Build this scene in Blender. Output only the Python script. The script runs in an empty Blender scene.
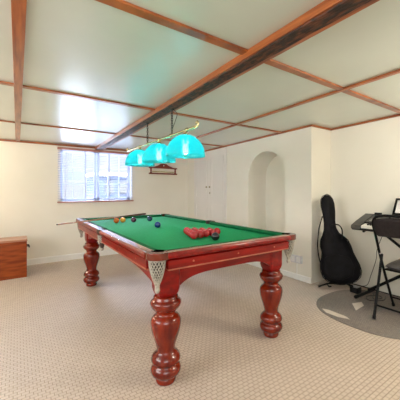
import bpy, bmesh, math, random
from mathutils import Vector, Matrix
random.seed(7)
S = bpy.context.scene
C = S.collection
PI = math.pi

# ------------------------------------------------------------------ camera
YAW, FPX, U0, V0, EYE = 0.6372, 281.48, 225.8, 190.57, 1.2245
cam_d = bpy.data.cameras.new('camera')
cam = bpy.data.objects.new('camera', cam_d)
C.objects.link(cam)
cam.location = (0, 0, EYE)
cam.rotation_euler = (PI / 2, 0, -YAW)
cam_d.sensor_width = 36
cam_d.lens = 36 * FPX / 400
cam_d.shift_x = -(U0 - 200) / 400
cam_d.shift_y = (V0 - 200) / 400
cam_d.clip_start = 0.02
S.camera = cam
SY, CY = math.sin(YAW), math.cos(YAW)


def at(u, v, Z):
    """a point of the place at depth Z along the sight line of u, v"""
    a = (u - U0) / FPX * Z
    return Vector((a * CY + Z * SY, -a * SY + Z * CY, EYE + (V0 - v) / FPX * Z))


# ------------------------------------------------------------------ light and exposure
S.view_settings.view_transform = 'Standard'
S.view_settings.look = 'None'
S.view_settings.gamma = 1
S.view_settings.use_curve_mapping = False
S.view_settings.exposure = 0.98
S.cycles.use_denoising = True
S.cycles.max_bounces = 10
S.cycles.diffuse_bounces = 6
S.cycles.transmission_bounces = 8
S.cycles.caustics_reflective = False
S.cycles.caustics_refractive = False
S.cycles.sample_clamp_indirect = 6

w = bpy.data.worlds.new('sky')
S.world = w
w.use_nodes = True
bg = w.node_tree.nodes['Background']
bg.inputs[0].default_value = (0.84, 0.90, 1.0, 1)
bg.inputs[1].default_value = 0.50


def area(name, loc, target, sx, sy, power, col):
    d = bpy.data.lights.new(name, 'AREA')
    d.shape = 'RECTANGLE'
    d.size, d.size_y = sx, sy
    d.energy, d.color = power, col
    o = bpy.data.objects.new(name, d)
    C.objects.link(o)
    o.location = loc
    o.rotation_euler = (Vector(target) - Vector(loc)).to_track_quat('-Z', 'Y').to_euler()
    return o


def point(name, loc, power, col, r=0.1):
    d = bpy.data.lights.new(name, 'POINT')
    d.energy, d.color, d.shadow_soft_size = power, col, r
    o = bpy.data.objects.new(name, d)
    C.objects.link(o)
    o.location = loc
    return o


# daylight pouring down the window well behind the blind
area('window_daylight', (1.3, 9.4, 3.45), (1.2, 5.64, 1.5), 2.2, 0.9, 1100, (0.60, 0.74, 1.0))
sun_d = bpy.data.lights.new('sun', 'SUN')
sun_d.energy, sun_d.color, sun_d.angle = 24, (0.84, 0.91, 1.0), 0.02
sun = bpy.data.objects.new('sun', sun_d)
C.objects.link(sun)
sun.rotation_euler = Vector((0.15, 0.45, -0.88)).to_track_quat('-Z', 'Y').to_euler()
# unseen area fills added behind and beside the camera, then the two ceiling lamps
area('rear_fill', (-0.3, -1.35, 1.55), (1.4, 3.2, 0.9), 2.6, 1.0, 26, (0.97, 0.98, 1.0))
area('side_fill', (-1.95, 1.8, 1.5), (2.0, 2.4, 0.9), 2.2, 0.9, 30, (1.0, 0.98, 0.96))
point('left_ceiling_lamp', (-1.0, 4.7, 1.85), 20, (1.0, 0.82, 0.6), 0.07)
point('right_ceiling_lamp', (2.75, 0.0, 1.88), 30, (1.0, 0.88, 0.72), 0.10)

# ------------------------------------------------------------------ materials
M = {}


def nmat(name):
    m = bpy.data.materials.new(name)
    m.use_nodes = True
    nt = m.node_tree
    b = nt.nodes['Principled BSDF']
    M[name] = m
    return m, nt, b


def node(nt, typ, **kw):
    n = nt.nodes.new(typ)
    for k, v in kw.items():
        if k.startswith('i_'):
            n.inputs[k[2:].replace('_', ' ')].default_value = v
        else:
            setattr(n, k, v)
    return n


def coords(nt, scale=(1, 1, 1), rot=(0, 0, 0), world=False):
    tc = node(nt, 'ShaderNodeNewGeometry' if world else 'ShaderNodeTexCoord')
    mp = node(nt, 'ShaderNodeMapping')
    mp.inputs['Scale'].default_value = scale
    mp.inputs['Rotation'].default_value = rot
    nt.links.new(tc.outputs['Position' if world else 'Object'], mp.inputs['Vector'])
    return mp.outputs[0]


def mottled(name, c1, c2, rough=0.5, scale=8.0, stretch=(1, 1, 1), metallic=0.0, bump=0.0, coat=0.0,
            world=True, spec=0.5, lo=0.35, hi=0.65, bscale=None, detail=4):
    m, nt, b = nmat(name)
    v = coords(nt, stretch, world=world)
    n = node(nt, 'ShaderNodeTexNoise')
    n.inputs['Scale'].default_value = scale
    n.inputs['Detail'].default_value = detail
    nt.links.new(v, n.inputs['Vector'])
    r = node(nt, 'ShaderNodeValToRGB')
    r.color_ramp.elements[0].position = lo
    r.color_ramp.elements[1].position = hi
    r.color_ramp.elements[0].color = (*c1, 1)
    r.color_ramp.elements[1].color = (*c2, 1)
    nt.links.new(n.outputs['Fac'], r.inputs[0])
    nt.links.new(r.outputs[0], b.inputs['Base Color'])
    b.inputs['Roughness'].default_value = rough
    b.inputs['Metallic'].default_value = metallic
    b.inputs['Specular IOR Level'].default_value = spec
    b.inputs['Coat Weight'].default_value = coat
    b.inputs['Coat Roughness'].default_value = 0.06
    if bump:
        bn = node(nt, 'ShaderNodeBump')
        bn.inputs['Strength'].default_value = bump
        bn.inputs['Distance'].default_value = 0.01
        src = n
        if bscale:
            src = node(nt, 'ShaderNodeTexNoise')
            src.inputs['Scale'].default_value = bscale
            nt.links.new(v, src.inputs['Vector'])
        nt.links.new(src.outputs['Fac'], bn.inputs['Height'])
        nt.links.new(bn.outputs[0], b.inputs['Normal'])
    return m


mottled('wall_paint', (0.79, 0.765, 0.69), (0.83, 0.805, 0.735), 0.62, 1.5, bump=0.10, bscale=14)
mottled('door_paint', (0.78, 0.76, 0.74), (0.82, 0.80, 0.78), 0.38, 2.0, bump=0.05, bscale=20)
mottled('white_gloss', (0.80, 0.80, 0.79), (0.86, 0.86, 0.85), 0.35, 3.0)
mottled('ceiling_gloss', (0.54, 0.60, 0.54), (0.60, 0.66, 0.60), 0.32, 1.2, spec=1.0, coat=1.0, bump=0.08, bscale=3.0)
M['ceiling_gloss'].node_tree.nodes['Principled BSDF'].inputs['Coat Roughness'].default_value = 0.27
mottled('pine', (0.20, 0.045, 0.010), (0.42, 0.125, 0.030), 0.34, 5.0, (1.0, 1.0, 1.0), bump=0.1, coat=0.3)
mottled('pine_long', (0.20, 0.045, 0.010), (0.42, 0.125, 0.030), 0.34, 6.0, (7, 0.5, 7), bump=0.1, coat=0.3)
mottled('rough_timber', (0.015, 0.006, 0.004), (0.14, 0.04, 0.015), 0.6, 9.0, (5, 1.6, 5), bump=0.8, lo=0.46, hi=0.66, detail=8)
mottled('mahogany', (0.13, 0.001, 0.001), (0.25, 0.003, 0.002), 0.3, 6.0, (4, 0.8, 6), coat=0.15, spec=0.3)
mottled('mahogany_front', (0.14, 0.001, 0.001), (0.26, 0.003, 0.002), 0.3, 6.0, (0.8, 4, 6), coat=0.15, spec=0.3)
mottled('dark_mahogany', (0.10, 0.006, 0.004), (0.19, 0.012, 0.007), 0.3, 6.0, coat=0.3)
mottled('turned_wood', (0.09, 0.004, 0.0015), (0.22, 0.017, 0.003), 0.2, 5.0, (3, 3, 1), coat=0.3, spec=0.4)
mottled('rail_top', (0.34, 0.12, 0.075), (0.46, 0.19, 0.12), 0.10, 7.0, coat=1.0, spec=1.0)  # worn wood, base also lightened to carry the window's reflection
mottled('rim_wood', (0.06, 0.006, 0.003), (0.15, 0.018, 0.006), 0.2, 7.0, coat=0.4)
mottled('pale_bead', (0.34, 0.08, 0.045), (0.46, 0.16, 0.09), 0.3, 10.0)
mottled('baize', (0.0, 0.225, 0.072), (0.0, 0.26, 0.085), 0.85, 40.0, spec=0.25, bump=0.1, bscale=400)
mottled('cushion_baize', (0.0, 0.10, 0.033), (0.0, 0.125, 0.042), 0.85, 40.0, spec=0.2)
mottled('chest_wood', (0.19, 0.030, 0.005), (0.36, 0.075, 0.012), 0.45, 4.0, (1.0, 4, 7), coat=0.05, spec=0.25)
mottled('chest_top', (0.36, 0.15, 0.08), (0.46, 0.22, 0.13), 0.35, 4.0, (1.0, 4, 7), coat=0.3)
mottled('red_wood', (0.13, 0.016, 0.010), (0.24, 0.035, 0.018), 0.35, 12.0, coat=0.2)
mottled('brass', (0.46, 0.40, 0.20), (0.60, 0.54, 0.30), 0.25, 10.0, metallic=0.9)
mottled('dark_metal', (0.02, 0.018, 0.016), (0.05, 0.04, 0.035), 0.4, 20.0, metallic=0.6)
mottled('black_nylon', (0.002, 0.002, 0.003), (0.006, 0.006, 0.009), 0.6, 12.0, bump=0.5, bscale=9, spec=0.12)
mottled('black_strap', (0.004, 0.004, 0.005), (0.010, 0.010, 0.011), 0.6, 30.0, spec=0.2)
mottled('black_plastic', (0.005, 0.005, 0.006), (0.010, 0.010, 0.011), 0.4, 20.0, spec=0.25)
mottled('grey_plastic', (0.035, 0.034, 0.032), (0.06, 0.058, 0.052), 0.35, 20.0)
mottled('chair_tube', (0.003, 0.003, 0.004), (0.006, 0.006, 0.007), 0.4, 20.0, spec=0.18)
mottled('chair_vinyl', (0.020, 0.016, 0.017), (0.030, 0.024, 0.025), 0.5, 30.0, bump=0.1, bscale=150, spec=0.2)
mottled('seat_vinyl', (0.055, 0.052, 0.053), (0.08, 0.075, 0.075), 0.45, 30.0, bump=0.1, bscale=150, spec=0.4)
mottled('key_white', (0.80, 0.79, 0.75), (0.85, 0.84, 0.80), 0.3, 20.0)
mottled('paper', (0.62, 0.60, 0.62), (0.82, 0.80, 0.82), 0.6, 9.0)
mottled('pink_print', (0.50, 0.40, 0.42), (0.6, 0.5, 0.52), 0.6, 9.0)
mottled('socket_white', (0.62, 0.62, 0.66), (0.70, 0.70, 0.74), 0.4, 5.0)
mottled('blind_white', (0.40, 0.43, 0.54), (0.48, 0.50, 0.62), 0.45, 5.0)
mottled('blind_rail', (0.36, 0.14, 0.10), (0.46, 0.20, 0.15), 0.4, 5.0)
mottled('window_white', (0.50, 0.53, 0.66), (0.56, 0.60, 0.72), 0.45, 5.0)
mottled('outbuilding', (0.022, 0.034, 0.065), (0.035, 0.05, 0.085), 0.8, 3.0)
mottled('outside_ground', (0.66, 0.68, 0.70), (0.74, 0.76, 0.78), 0.9, 3.0)
mottled('net_cord', (0.27, 0.25, 0.21), (0.46, 0.43, 0.37), 0.6, 60.0)
mottled('leather_dark', (0.02, 0.011, 0.008), (0.04, 0.022, 0.016), 0.5, 30.0)
mottled('cue_ash', (0.30, 0.13, 0.07), (0.42, 0.2, 0.11), 0.35, 20.0)
mottled('cue_dark', (0.05, 0.014, 0.010), (0.11, 0.03, 0.02), 0.3, 20.0)
mottled('knob_metal', (0.25, 0.2, 0.14), (0.35, 0.3, 0.2), 0.3, 20.0, metallic=0.7)
mottled('rug_pale', (0.6, 0.52, 0.44), (0.66, 0.58, 0.5), 0.95, 60.0, bump=0.3, bscale=160)
mottled('cable_black', (0.015, 0.014, 0.014), (0.03, 0.028, 0.028), 0.5, 20.0)
mottled('silver', (0.4, 0.4, 0.42), (0.55, 0.55, 0.57), 0.3, 20.0, metallic=0.7)
for nm, c in (('red', (0.36, 0.008, 0.012)), ('black', (0.008, 0.008, 0.010)), ('orange', (0.42, 0.09, 0.010)), ('yellow', (0.50, 0.23, 0.03)),
              ('brown', (0.05, 0.014, 0.03)), ('dark_blue', (0.015, 0.03, 0.07)), ('blue', (0.005, 0.025, 0.13))):
    mottled('ball_' + nm, c, tuple(x * 1.08 for x in c), 0.15, 10.0, coat=0.1, spec=0.45)


def weave(name, c_hi, c_mid, c_lo, sx, sy, rot=0.0, mort=0.17, bumpd=0.004):
    m, nt, b = nmat(name)
    v = coords(nt, (1, 1, 1), (0, 0, rot), world=True)
    br = node(nt, 'ShaderNodeTexBrick')
    br.offset = 0.5
    br.inputs['Scale'].default_value = 1.0
    br.inputs['Brick Width'].default_value = sx
    br.inputs['Row Height'].default_value = sy
    br.inputs['Mortar Size'].default_value = mort * sy
    br.inputs['Mortar Smooth'].default_value = 0.9
    br.inputs['Bias'].default_value = 0.0
    br.inputs['Color1'].default_value = (*c_hi, 1)
    br.inputs['Color2'].default_value = (*c_mid, 1)
    br.inputs['Mortar'].default_value = (*c_lo, 1)
    nt.links.new(v, br.inputs['Vector'])
    n = node(nt, 'ShaderNodeTexNoise')
    n.inputs['Scale'].default_value = 1.3
    nt.links.new(v, n.inputs['Vector'])
    mx = node(nt, 'ShaderNodeMixRGB', blend_type='MULTIPLY')
    mx.inputs[0].default_value = 0.14
    nt.links.new(br.outputs['Color'], mx.inputs[1])
    nt.links.new(n.outputs['Fac'], mx.inputs[2])
    nt.links.new(mx.outputs[0], b.inputs['Base Color'])
    b.inputs['Roughness'].default_value = 0.95
    b.inputs['Specular IOR Level'].default_value = 0.15
    bn = node(nt, 'ShaderNodeBump')
    bn.invert = True
    bn.inputs['Strength'].default_value = 0.7
    bn.inputs['Distance'].default_value = bumpd
    nt.links.new(br.outputs['Fac'], bn.inputs['Height'])
    nt.links.new(bn.outputs[0], b.inputs['Normal'])
    return m


weave('carpet', (0.70, 0.585, 0.50), (0.65, 0.54, 0.455), (0.43, 0.335, 0.265), 0.040, 0.028, 0.0, mort=0.13)
weave('rug_weave', (0.36, 0.305, 0.27), (0.29, 0.25, 0.225), (0.15, 0.125, 0.11), 0.02, 0.014, 0.3)

# coloured glass of the shades: passes the bulb's light and gleams outside
m, nt, b = nmat('turquoise_glass')
b.inputs['Base Color'].default_value = (0.01, 0.42, 0.46, 1)
b.inputs['Roughness'].default_value = 0.12
b.inputs['Coat Weight'].default_value = 0.6
tr = node(nt, 'ShaderNodeBsdfTranslucent')
tr.inputs[0].default_value = (0.05, 0.76, 0.86, 1)
mxs = node(nt, 'ShaderNodeMixShader')
mxs.inputs[0].default_value = 0.62
nt.links.new(b.outputs[0], mxs.inputs[1])
nt.links.new(tr.outputs[0], mxs.inputs[2])
rf = node(nt, 'ShaderNodeBsdfRefraction')
rf.inputs['Color'].default_value = (0.45, 0.97, 0.97, 1)
rf.inputs['Roughness'].default_value = 0.45
rf.inputs['IOR'].default_value = 1.12
mx2 = node(nt, 'ShaderNodeMixShader')
mx2.inputs[0].default_value = 0.28
nt.links.new(mxs.outputs[0], mx2.inputs[1])
nt.links.new(rf.outputs[0], mx2.inputs[2])
nt.links.new(mx2.outputs[0], nt.nodes['Material Output'].inputs[0])

m, nt, b = nmat('bulb_glow')
b.inputs['Base Color'].default_value = (1, 1, 1, 1)
b.inputs['Emission Color'].default_value = (1.0, 0.92, 0.78, 1)
b.inputs['Emission Strength'].default_value = 28

m, nt, b = nmat('pane_glass')
gl = node(nt, 'ShaderNodeBsdfGlossy')
gl.inputs['Roughness'].default_value = 0.03
tp = node(nt, 'ShaderNodeBsdfTransparent')
mxs = node(nt, 'ShaderNodeMixShader')
mxs.inputs[0].default_value = 0.06
nt.links.new(tp.outputs[0], mxs.inputs[1])
nt.links.new(gl.outputs[0], mxs.inputs[2])
nt.links.new(mxs.outputs[0], nt.nodes['Material Output'].inputs[0])


# ------------------------------------------------------------------ mesh helpers
def bm_new():
    return bmesh.new()


def box(bm, x0, x1, y0, y1, z0, z1, bev=0.0):
    r = bmesh.ops.create_cube(bm, size=1)
    vs = r['verts']
    bmesh.ops.scale(bm, vec=(x1 - x0, y1 - y0, z1 - z0), verts=vs)
    bmesh.ops.translate(bm, vec=((x0 + x1) / 2, (y0 + y1) / 2, (z0 + z1) / 2), verts=vs)
    if bev:
        es = list({e for v in vs for e in v.link_edges})
        bmesh.ops.bevel(bm, geom=es, offset=bev, segments=2, affect='EDGES', profile=0.5)
    return vs


def lathe(bm, prof, cx=0, cy=0, seg=28, cap=True):
    rings = []
    for r, z in prof:
        rings.append([bm.verts.new((cx + r * math.cos(2 * PI * i / seg), cy + r * math.sin(2 * PI * i / seg), z)) for i in range(seg)])
    for a, b_ in zip(rings, rings[1:]):
        for i in range(seg):
            j = (i + 1) % seg
            bm.faces.new((a[i], a[j], b_[j], b_[i]))
    if cap:
        bm.faces.new(rings[0][::-1])
        bm.faces.new(rings[-1])
    return rings


def tube(bm, pts, r, seg=10, cap=True):
    pts = [Vector(p) for p in pts]
    rs = r if isinstance(r, (list, tuple)) else [r] * len(pts)
    up = None
    rings = []
    for i, p in enumerate(pts):
        if i == 0: d = pts[1] - p
        elif i == len(pts) - 1: d = p - pts[i - 1]
        else: d = (pts[i + 1] - p).normalized() + (p - pts[i - 1]).normalized()
        d.normalize()
        if up is None:
            up = Vector((0, 0, 1)) if abs(d.z) < 0.9 else Vector((1, 0, 0))
        sdir = d.cross(up).normalized()
        up = sdir.cross(d).normalized()
        rings.append([bm.verts.new(p + rs[i] * (math.cos(2 * PI * k / seg) * sdir + math.sin(2 * PI * k / seg) * up)) for k in range(seg)])
    for a, b_ in zip(rings, rings[1:]):
        for i in range(seg):
            j = (i + 1) % seg
            bm.faces.new((a[i], a[j], b_[j], b_[i]))
    if cap:
        bm.faces.new(rings[0][::-1])
        bm.faces.new(rings[-1])


def smooth_path(pts, n=6):
    P = [Vector(p) for p in pts]
    out = []
    for i in range(len(P) - 1):
        p0 = P[max(i - 1, 0)]; p1 = P[i]; p2 = P[i + 1]; p3 = P[min(i + 2, len(P) - 1)]
        for k in range(n):
            t = k / n
            out.append(0.5 * ((2 * p1) + (p2 - p0) * t + (2 * p0 - 5 * p1 + 4 * p2 - p3) * t * t + (-p0 + 3 * p1 - 3 * p2 + p3) * t ** 3))
    out.append(P[-1])
    return out


def prism(bm, pts, vec):
    """closed outline (3D points) swept along vec"""
    vec = Vector(vec)
    a = [bm.verts.new(Vector(p)) for p in pts]
    b_ = [bm.verts.new(Vector(p) + vec) for p in pts]
    n = len(a)
    bm.faces.new(a[::-1])
    bm.faces.new(b_)
    for i in range(n):
        bm.faces.new((a[i], a[(i + 1) % n], b_[(i + 1) % n], b_[i]))


def obj(name, bm, mat, parent=None, smooth=False, bevel=0.0, sub=0):
    bmesh.ops.recalc_face_normals(bm, faces=bm.faces)
    me = bpy.data.meshes.new(name)
    bm.to_mesh(me)
    bm.free()
    me.materials.append(M[mat])
    o = bpy.data.objects.new(name, me)
    C.objects.link(o)
    if smooth:
        for p in me.polygons: p.use_smooth = True
        if smooth != 'all':
            try:
                me.set_sharp_from_angle(angle=math.radians(smooth if isinstance(smooth, (int, float)) and smooth is not True else 45))
            except Exception:
                pass
    if bevel:
        md = o.modifiers.new('bevel', 'BEVEL')
        md.width = bevel; md.segments = 3; md.limit_method = 'ANGLE'
    if sub:
        md = o.modifiers.new('sub', 'SUBSURF')
        md.levels = md.render_levels = sub
    if parent:
        o.parent = parent
        o.matrix_parent_inverse = Matrix.Translation(-parent.location)
    return o


def thing(name, label, cat, loc, group=None):
    o = bpy.data.objects.new(name, None)
    C.objects.link(o)
    o.location = loc
    o.empty_display_size = 0.05
    o['label'] = label
    o['category'] = cat
    if group: o['group'] = group
    return o


def tag(o, label, cat, group=None):
    o['label'] = label
    o['category'] = cat
    if group: o['group'] = group
    return o


def struct(o):
    o['kind'] = 'structure'
    return o


# ------------------------------------------------------------------ room shell
def zc(y):
    return 2.0923 - 0.0175 * (y - 2)      # the old ceiling falls slightly to the back


XL, YF, YB, XR, YC, XO = -2.1, -1.6, 5.637, 3.0987, 2.2986, 3.5318
WX0, WX1, WZ0, WZ1 = 0.60, 1.83, 1.04, 1.955      # window opening

bm = bm_new(); box(bm, XL - .1, XO + .1, YF - .1, YB + .1, -0.1, 0)
struct(obj('floor', bm, 'carpet'))

bm = bm_new()
prism(bm, [(XL - .1, YF - .1, zc(YF - .1)), (XL - .1, YB + .1, zc(YB + .1)), (XL - .1, YB + .1, zc(YB + .1) + .1), (XL - .1, YF - .1, zc(YF - .1) + .1)], (XO - XL + .2, 0, 0))
struct(obj('ceiling', bm, 'ceiling_gloss'))

HT = 2.2
bm = bm_new()
for a in ((XL, WX0, 0, HT), (WX1, XO + .1, 0, HT), (WX0, WX1, 0, WZ0), (WX0, WX1, WZ1, HT)):
    box(bm, a[0], a[1], YB, YB + 0.18, a[2], a[3])
struct(obj('wall_back', bm, 'wall_paint'))
bm = bm_new(); box(bm, XL - .1, XL, YF, YB, 0, HT)
struct(obj('wall_left', bm, 'wall_paint'))
bm = bm_new(); box(bm, XL, XO + .1, YF - .1, YF, 0, HT)
struct(obj('wall_front', bm, 'wall_paint'))

# right wall: arched niche cut through its face, cupboard doorway, return and the outer wall by the corner
NY0, NY1, NZ0, NZS, ND = 2.753, 3.555, 0.42, 1.435, 3.50
bm = bm_new()
cyn, rn = (NY0 + NY1) / 2, (NY1 - NY0) / 2


def quad(bm, *p):
    return bm.faces.new([bm.verts.new(q) for q in p])


quad(bm, (XR, YC, 0), (XR, NY0, 0), (XR, NY0, HT), (XR, YC, HT))
quad(bm, (XR, NY1, 0), (XR, YB, 0), (XR, YB, HT), (XR, NY1, HT))
quad(bm, (XR, NY0, 0), (XR, NY1, 0), (XR, NY1, NZ0), (XR, NY0, NZ0))
NA = 24
arch = [(cyn - rn * math.cos(PI * k / NA), NZS + rn * math.sin(PI * k / NA)) for k in range(NA + 1)]
for (ya, za), (yb, zb) in zip(arch, arch[1:]):
    quad(bm, (XR, ya, za), (XR, yb, zb), (XR, yb, HT), (XR, ya, HT))
    quad(bm, (XR, ya, za), (XR, yb, zb), (ND, yb, zb), (ND, ya, za))
quad(bm, (XR, NY0, NZ0), (XR, NY0, NZS), (ND, NY0, NZS), (ND, NY0, NZ0))
quad(bm, (XR, NY1, NZ0), (XR, NY1, NZS), (ND, NY1, NZS), (ND, NY1, NZ0))
quad(bm, (XR, NY0, NZ0), (XR, NY1, NZ0), (ND, NY1, NZ0), (ND, NY0, NZ0))
bm.faces.new([bm.verts.new((ND, y, z)) for y, z in [(NY0, NZ0)] + arch + [(NY1, NZ0)]])
quad(bm, (XR, YC, 0), (XO + .1, YC, 0), (XO + .1, YC, HT), (XR, YC, HT))
quad(bm, (XO + .1, YC, 0), (XO + .1, YB, 0), (XO + .1, YB, HT), (XO + .1, YC, HT))
bmesh.ops.remove_doubles(bm, verts=bm.verts, dist=0.0005)
struct(obj('wall_right', bm, 'wall_paint'))
bm = bm_new(); box(bm, XO, XO + .1, YF, YC, 0, HT)
struct(obj('wall_right_outer', bm, 'wall_paint'))


def skirting(name, pts_z, vec):
    bm = bm_new(); prism(bm, pts_z, vec)
    return struct(obj(name, bm, 'white_gloss', bevel=0.003))


skirting('baseboard_back', [(XL, YB, 0), (XL, YB - .018, 0), (XL, YB - .018, .088), (XL, YB - .010, .1), (XL, YB, .105)], (XR - XL, 0, 0))
skirting('baseboard_right', [(XR, YC, 0), (XR - .012, YC, 0), (XR - .012, YC, .07), (XR, YC, .08)], (0, 4.1 - YC, 0))


def strip(name, p0, p1, wdt, th, mat, side=0):
    """batten following the ceiling between (x, y) points"""
    d = Vector((p1[0] - p0[0], p1[1] - p0[1], 0)).normalized()
    n = Vector((-d.y, d.x, 0)) * wdt / 2
    bm = bm_new()
    vs = []
    for (x, y) in (p0, p1):
        for s in (-1, 1):
            q = Vector((x, y, 0)) + n * (s + side)
            for dz in (0, -th):
                vs.append(bm.verts.new((q.x, q.y, zc(q.y) + dz)))
    a = vs
    for f in ((0, 1, 3, 2), (4, 5, 7, 6), (0, 1, 5, 4), (2, 3, 7, 6), (0, 2, 6, 4), (1, 3, 7, 5)):
        bm.faces.new([a[i] for i in f])
    return struct(obj(name, bm, mat, bevel=0.002))


strip('trim_1', (XL, 1.355), (XO, 1.355), .058, .014, 'pine')
strip('trim_2', (XL, 2.822), (XR, 2.822), .050, .014, 'pine')
strip('trim_3', (XL, 4.242), (XR, 4.242), .040, .014, 'pine')
strip('trim_4', (.005, YF), (.005, YB), .058, .018, 'pine_long')
strip('trim_5', (2.255, YF), (2.255, YB), .040, .018, 'pine_long')
strip('trim_6', (XL, YB - .014), (XR, YB - .014), .028, .028, 'pine')
strip('trim_7', (XR - .011, YC), (XR - .011, YB), .022, .024, 'pine_long')
strip('trim_8', (XR - .02, YC - .011), (XO, YC - .011), .022, .024, 'pine')
strip('trim_9', (XO - .011, YF), (XO - .011, YC), .022, .024, 'pine_long')

# long ceiling beam: pine casing round an old rough timber
beam = strip('trim_10', (1.225, YF), (1.225, YB), .145, .046, 'pine_long')
bm = bm_new()
bmn = 60
random.seed(3)
rowsL, rowsR, rl2, rr2 = [], [], [], []
for k in range(bmn + 1):
    y = YF + (YB - .02 - YF) * k / bmn
    xl = 1.163 + random.uniform(-.004, .004); xr = 1.262 + random.uniform(-.005, .005)
    z = zc(y) - .046 - .007
    rowsL.append(bm.verts.new((xl + .004, y, z + random.uniform(-.001, .001))))
    rowsR.append(bm.verts.new((xr - .004, y, z + random.uniform(-.001, .001))))
    rl2.append(bm.verts.new((xl, y, z + .008)))
    rr2.append(bm.verts.new((xr, y, z + .008)))
for k in range(bmn):
    for A, B in ((rowsL, rowsR), (rl2, rowsL), (rowsR, rr2)):
        bm.faces.new((A[k], A[k + 1], B[k + 1], B[k]))
o = obj('timber_core', bm, 'rough_timber', beam)

# ------------------------------------------------------------------ window, blind and what is outside
win = struct(thing('window_1', 'white casement window', 'window', (WX0, YB, WZ0)))
del win['label'], win['category']
yw = YB + .10
xm = 1.205


def sash(x0, x1):
    bm = bm_new()
    f = .04
    box(bm, x0, x0 + f, yw, yw + .04, WZ0, WZ1)
    box(bm, x1 - f, x1, yw, yw + .04, WZ0, WZ1)
    box(bm, x0, x1, yw, yw + .04, WZ0, WZ0 + f)
    box(bm, x0, x1, yw, yw + .04, WZ1 - f, WZ1)
    for k in (1, 2):
        x = x0 + (x1 - x0) * k / 3
        box(bm, x - .008, x + .008, yw + .008, yw + .032, WZ0, WZ1)
    for k in (1, 2):
        z = WZ0 + (WZ1 - WZ0) * k / 3
        box(bm, x0, x1, yw + .008, yw + .032, z - .008, z + .008)
    o = obj('sash', bm, 'window_white', win)
    bm = bm_new()
    box(bm, x0 + f, x1 - f, yw + .018, yw + .022, WZ0 + f, WZ1 - f)
    obj('pane', bm, 'pane_glass', o)


sash(WX0 + .005, xm - .005)
sash(xm + .005, WX1 - .005)
bm = bm_new(); box(bm, WX0, WX1, YB + .0, YB + .18, WZ0 - .012, WZ0)
obj('sill', bm, 'white_gloss', win)

bl = thing('venetian_blind', 'white slatted blind with red-brown bottom rail hanging in front of window', 'blind', (1.205, YB - .03, 1.0))
BX0, BX1 = .552, 1.858
yb = YB - .028
bm = bm_new(); box(bm, BX0, BX1, yb - .018, yb + .018, 1.935, 1.975, .003)
obj('head_rail', bm, 'blind_rail', bl)
bm = bm_new(); box(bm, BX0, BX1, yb - .018, yb + .018, 1.012, 1.036, .003)
obj('bottom_rail', bm, 'blind_rail', bl)
sl0 = None
for k in range(29):
    z = 1.055 + k * .0305
    if sl0 is None:
        bm = bm_new()
        t = math.radians(-9)
        dy, dz = .0125 * math.cos(t), .0125 * math.sin(t)
        prism(bm, [(BX0 + .004, yb - dy, z - dz), (BX0 + .004, yb, z + .002), (BX0 + .004, yb + dy, z + dz), (BX0 + .004, yb + dy, z + dz + .0018), (BX0 + .004, yb, z + .0038), (BX0 + .004, yb - dy, z - dz + .0018)], (BX1 - BX0 - .008, 0, 0))
        sl0 = obj('slat', bm, 'blind_white', bl)
    else:
        c = sl0.copy(); C.objects.link(c); c.parent = bl
        c.matrix_parent_inverse = sl0.matrix_parent_inverse
        c.location = (0, 0, z - 1.055)
for x in (.67, .99, 1.40, 1.74):
    bm = bm_new()
    for yy in (-.014, .014):
        box(bm, x - .003, x + .003, yb + yy - .0008, yb + yy + .0008, 1.02, 1.95)
    obj('ladder_tape', bm, 'blind_white', bl)
bm = bm_new(); tube(bm, [(.70, yb - .024, 1.93), (.705, yb - .026, 1.5), (.70, yb - .024, 1.22)], .004, 6)
obj('tilt_wand', bm, 'window_white', bl)

bm = bm_new(); box(bm, -4, 8, YB + .2, 14, .5, .6)
struct(obj('floor_outside', bm, 'outside_ground'))
ob = thing('outbuilding', 'blue-grey outbuilding seen through the right half of the window', 'building', (2.4, 8.1, .6))
bm = bm_new(); box(bm, 1.66, 3.3, 7.9, 9.2, .6, 1.62)
obj('wall', bm, 'outbuilding', ob)
bm = bm_new(); box(bm, 1.6, 3.36, 7.84, 9.26, 1.62, 1.70)
obj('coping', bm, 'pink_print', ob)
for x in (1.86, 2.2):
    bm = bm_new(); box(bm, x, x + .22, 7.87, 7.9, 1.15, 1.48)
    obj('shutter', bm, 'grey_plastic', ob)

# ------------------------------------------------------------------ cupboard doors in the right wall


def leaf(n, y0, y1, ky):
    bm = bm_new()
    x = XR
    box(bm, x - .012, x - .001, y0, y1, .02, 2.02, .002)
    for (z0, z1) in ((.16, .95), (1.08, 1.88)):
        a, b2 = y0 + .09, y1 - .09
        for (p, q, r, s) in ((a, b2, z0, z0 + .022), (a, b2, z1 - .022, z1), (a, a + .022, z0, z1), (b2 - .022, b2, z0, z1)):
            box(bm, x - .019, x - .011, p, q, r, s)
    d = struct(obj('door_%d' % n, bm, 'door_paint'))
    bm = bm_new()
    ks = [(ky, 1.296)]
    for yy, zz in ks:
        lathe(bm, [(.006, 0), (.006, .012), (.017, .018), (.020, .028), (.013, .036), (.003, .038)], seg=14)
        bmesh.ops.rotate(bm, verts=bm.verts, cent=(0, 0, 0), matrix=Matrix.Rotation(-PI / 2, 3, 'Y'))
        bmesh.ops.translate(bm, vec=(x - .012, yy, zz), verts=bm.verts)
    obj('knob', bm, 'knob_metal', d, smooth=40)
    return d


d1 = leaf(1, 4.742, 5.33, 4.795)
d2 = leaf(2, 4.150, 4.736, 4.682)
bm = bm_new(); box(bm, XR - .016, XR - .011, 4.69, 4.715, 1.155, 1.195, .002)
obj('keyhole_plate', bm, 'knob_metal', d2)

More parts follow.
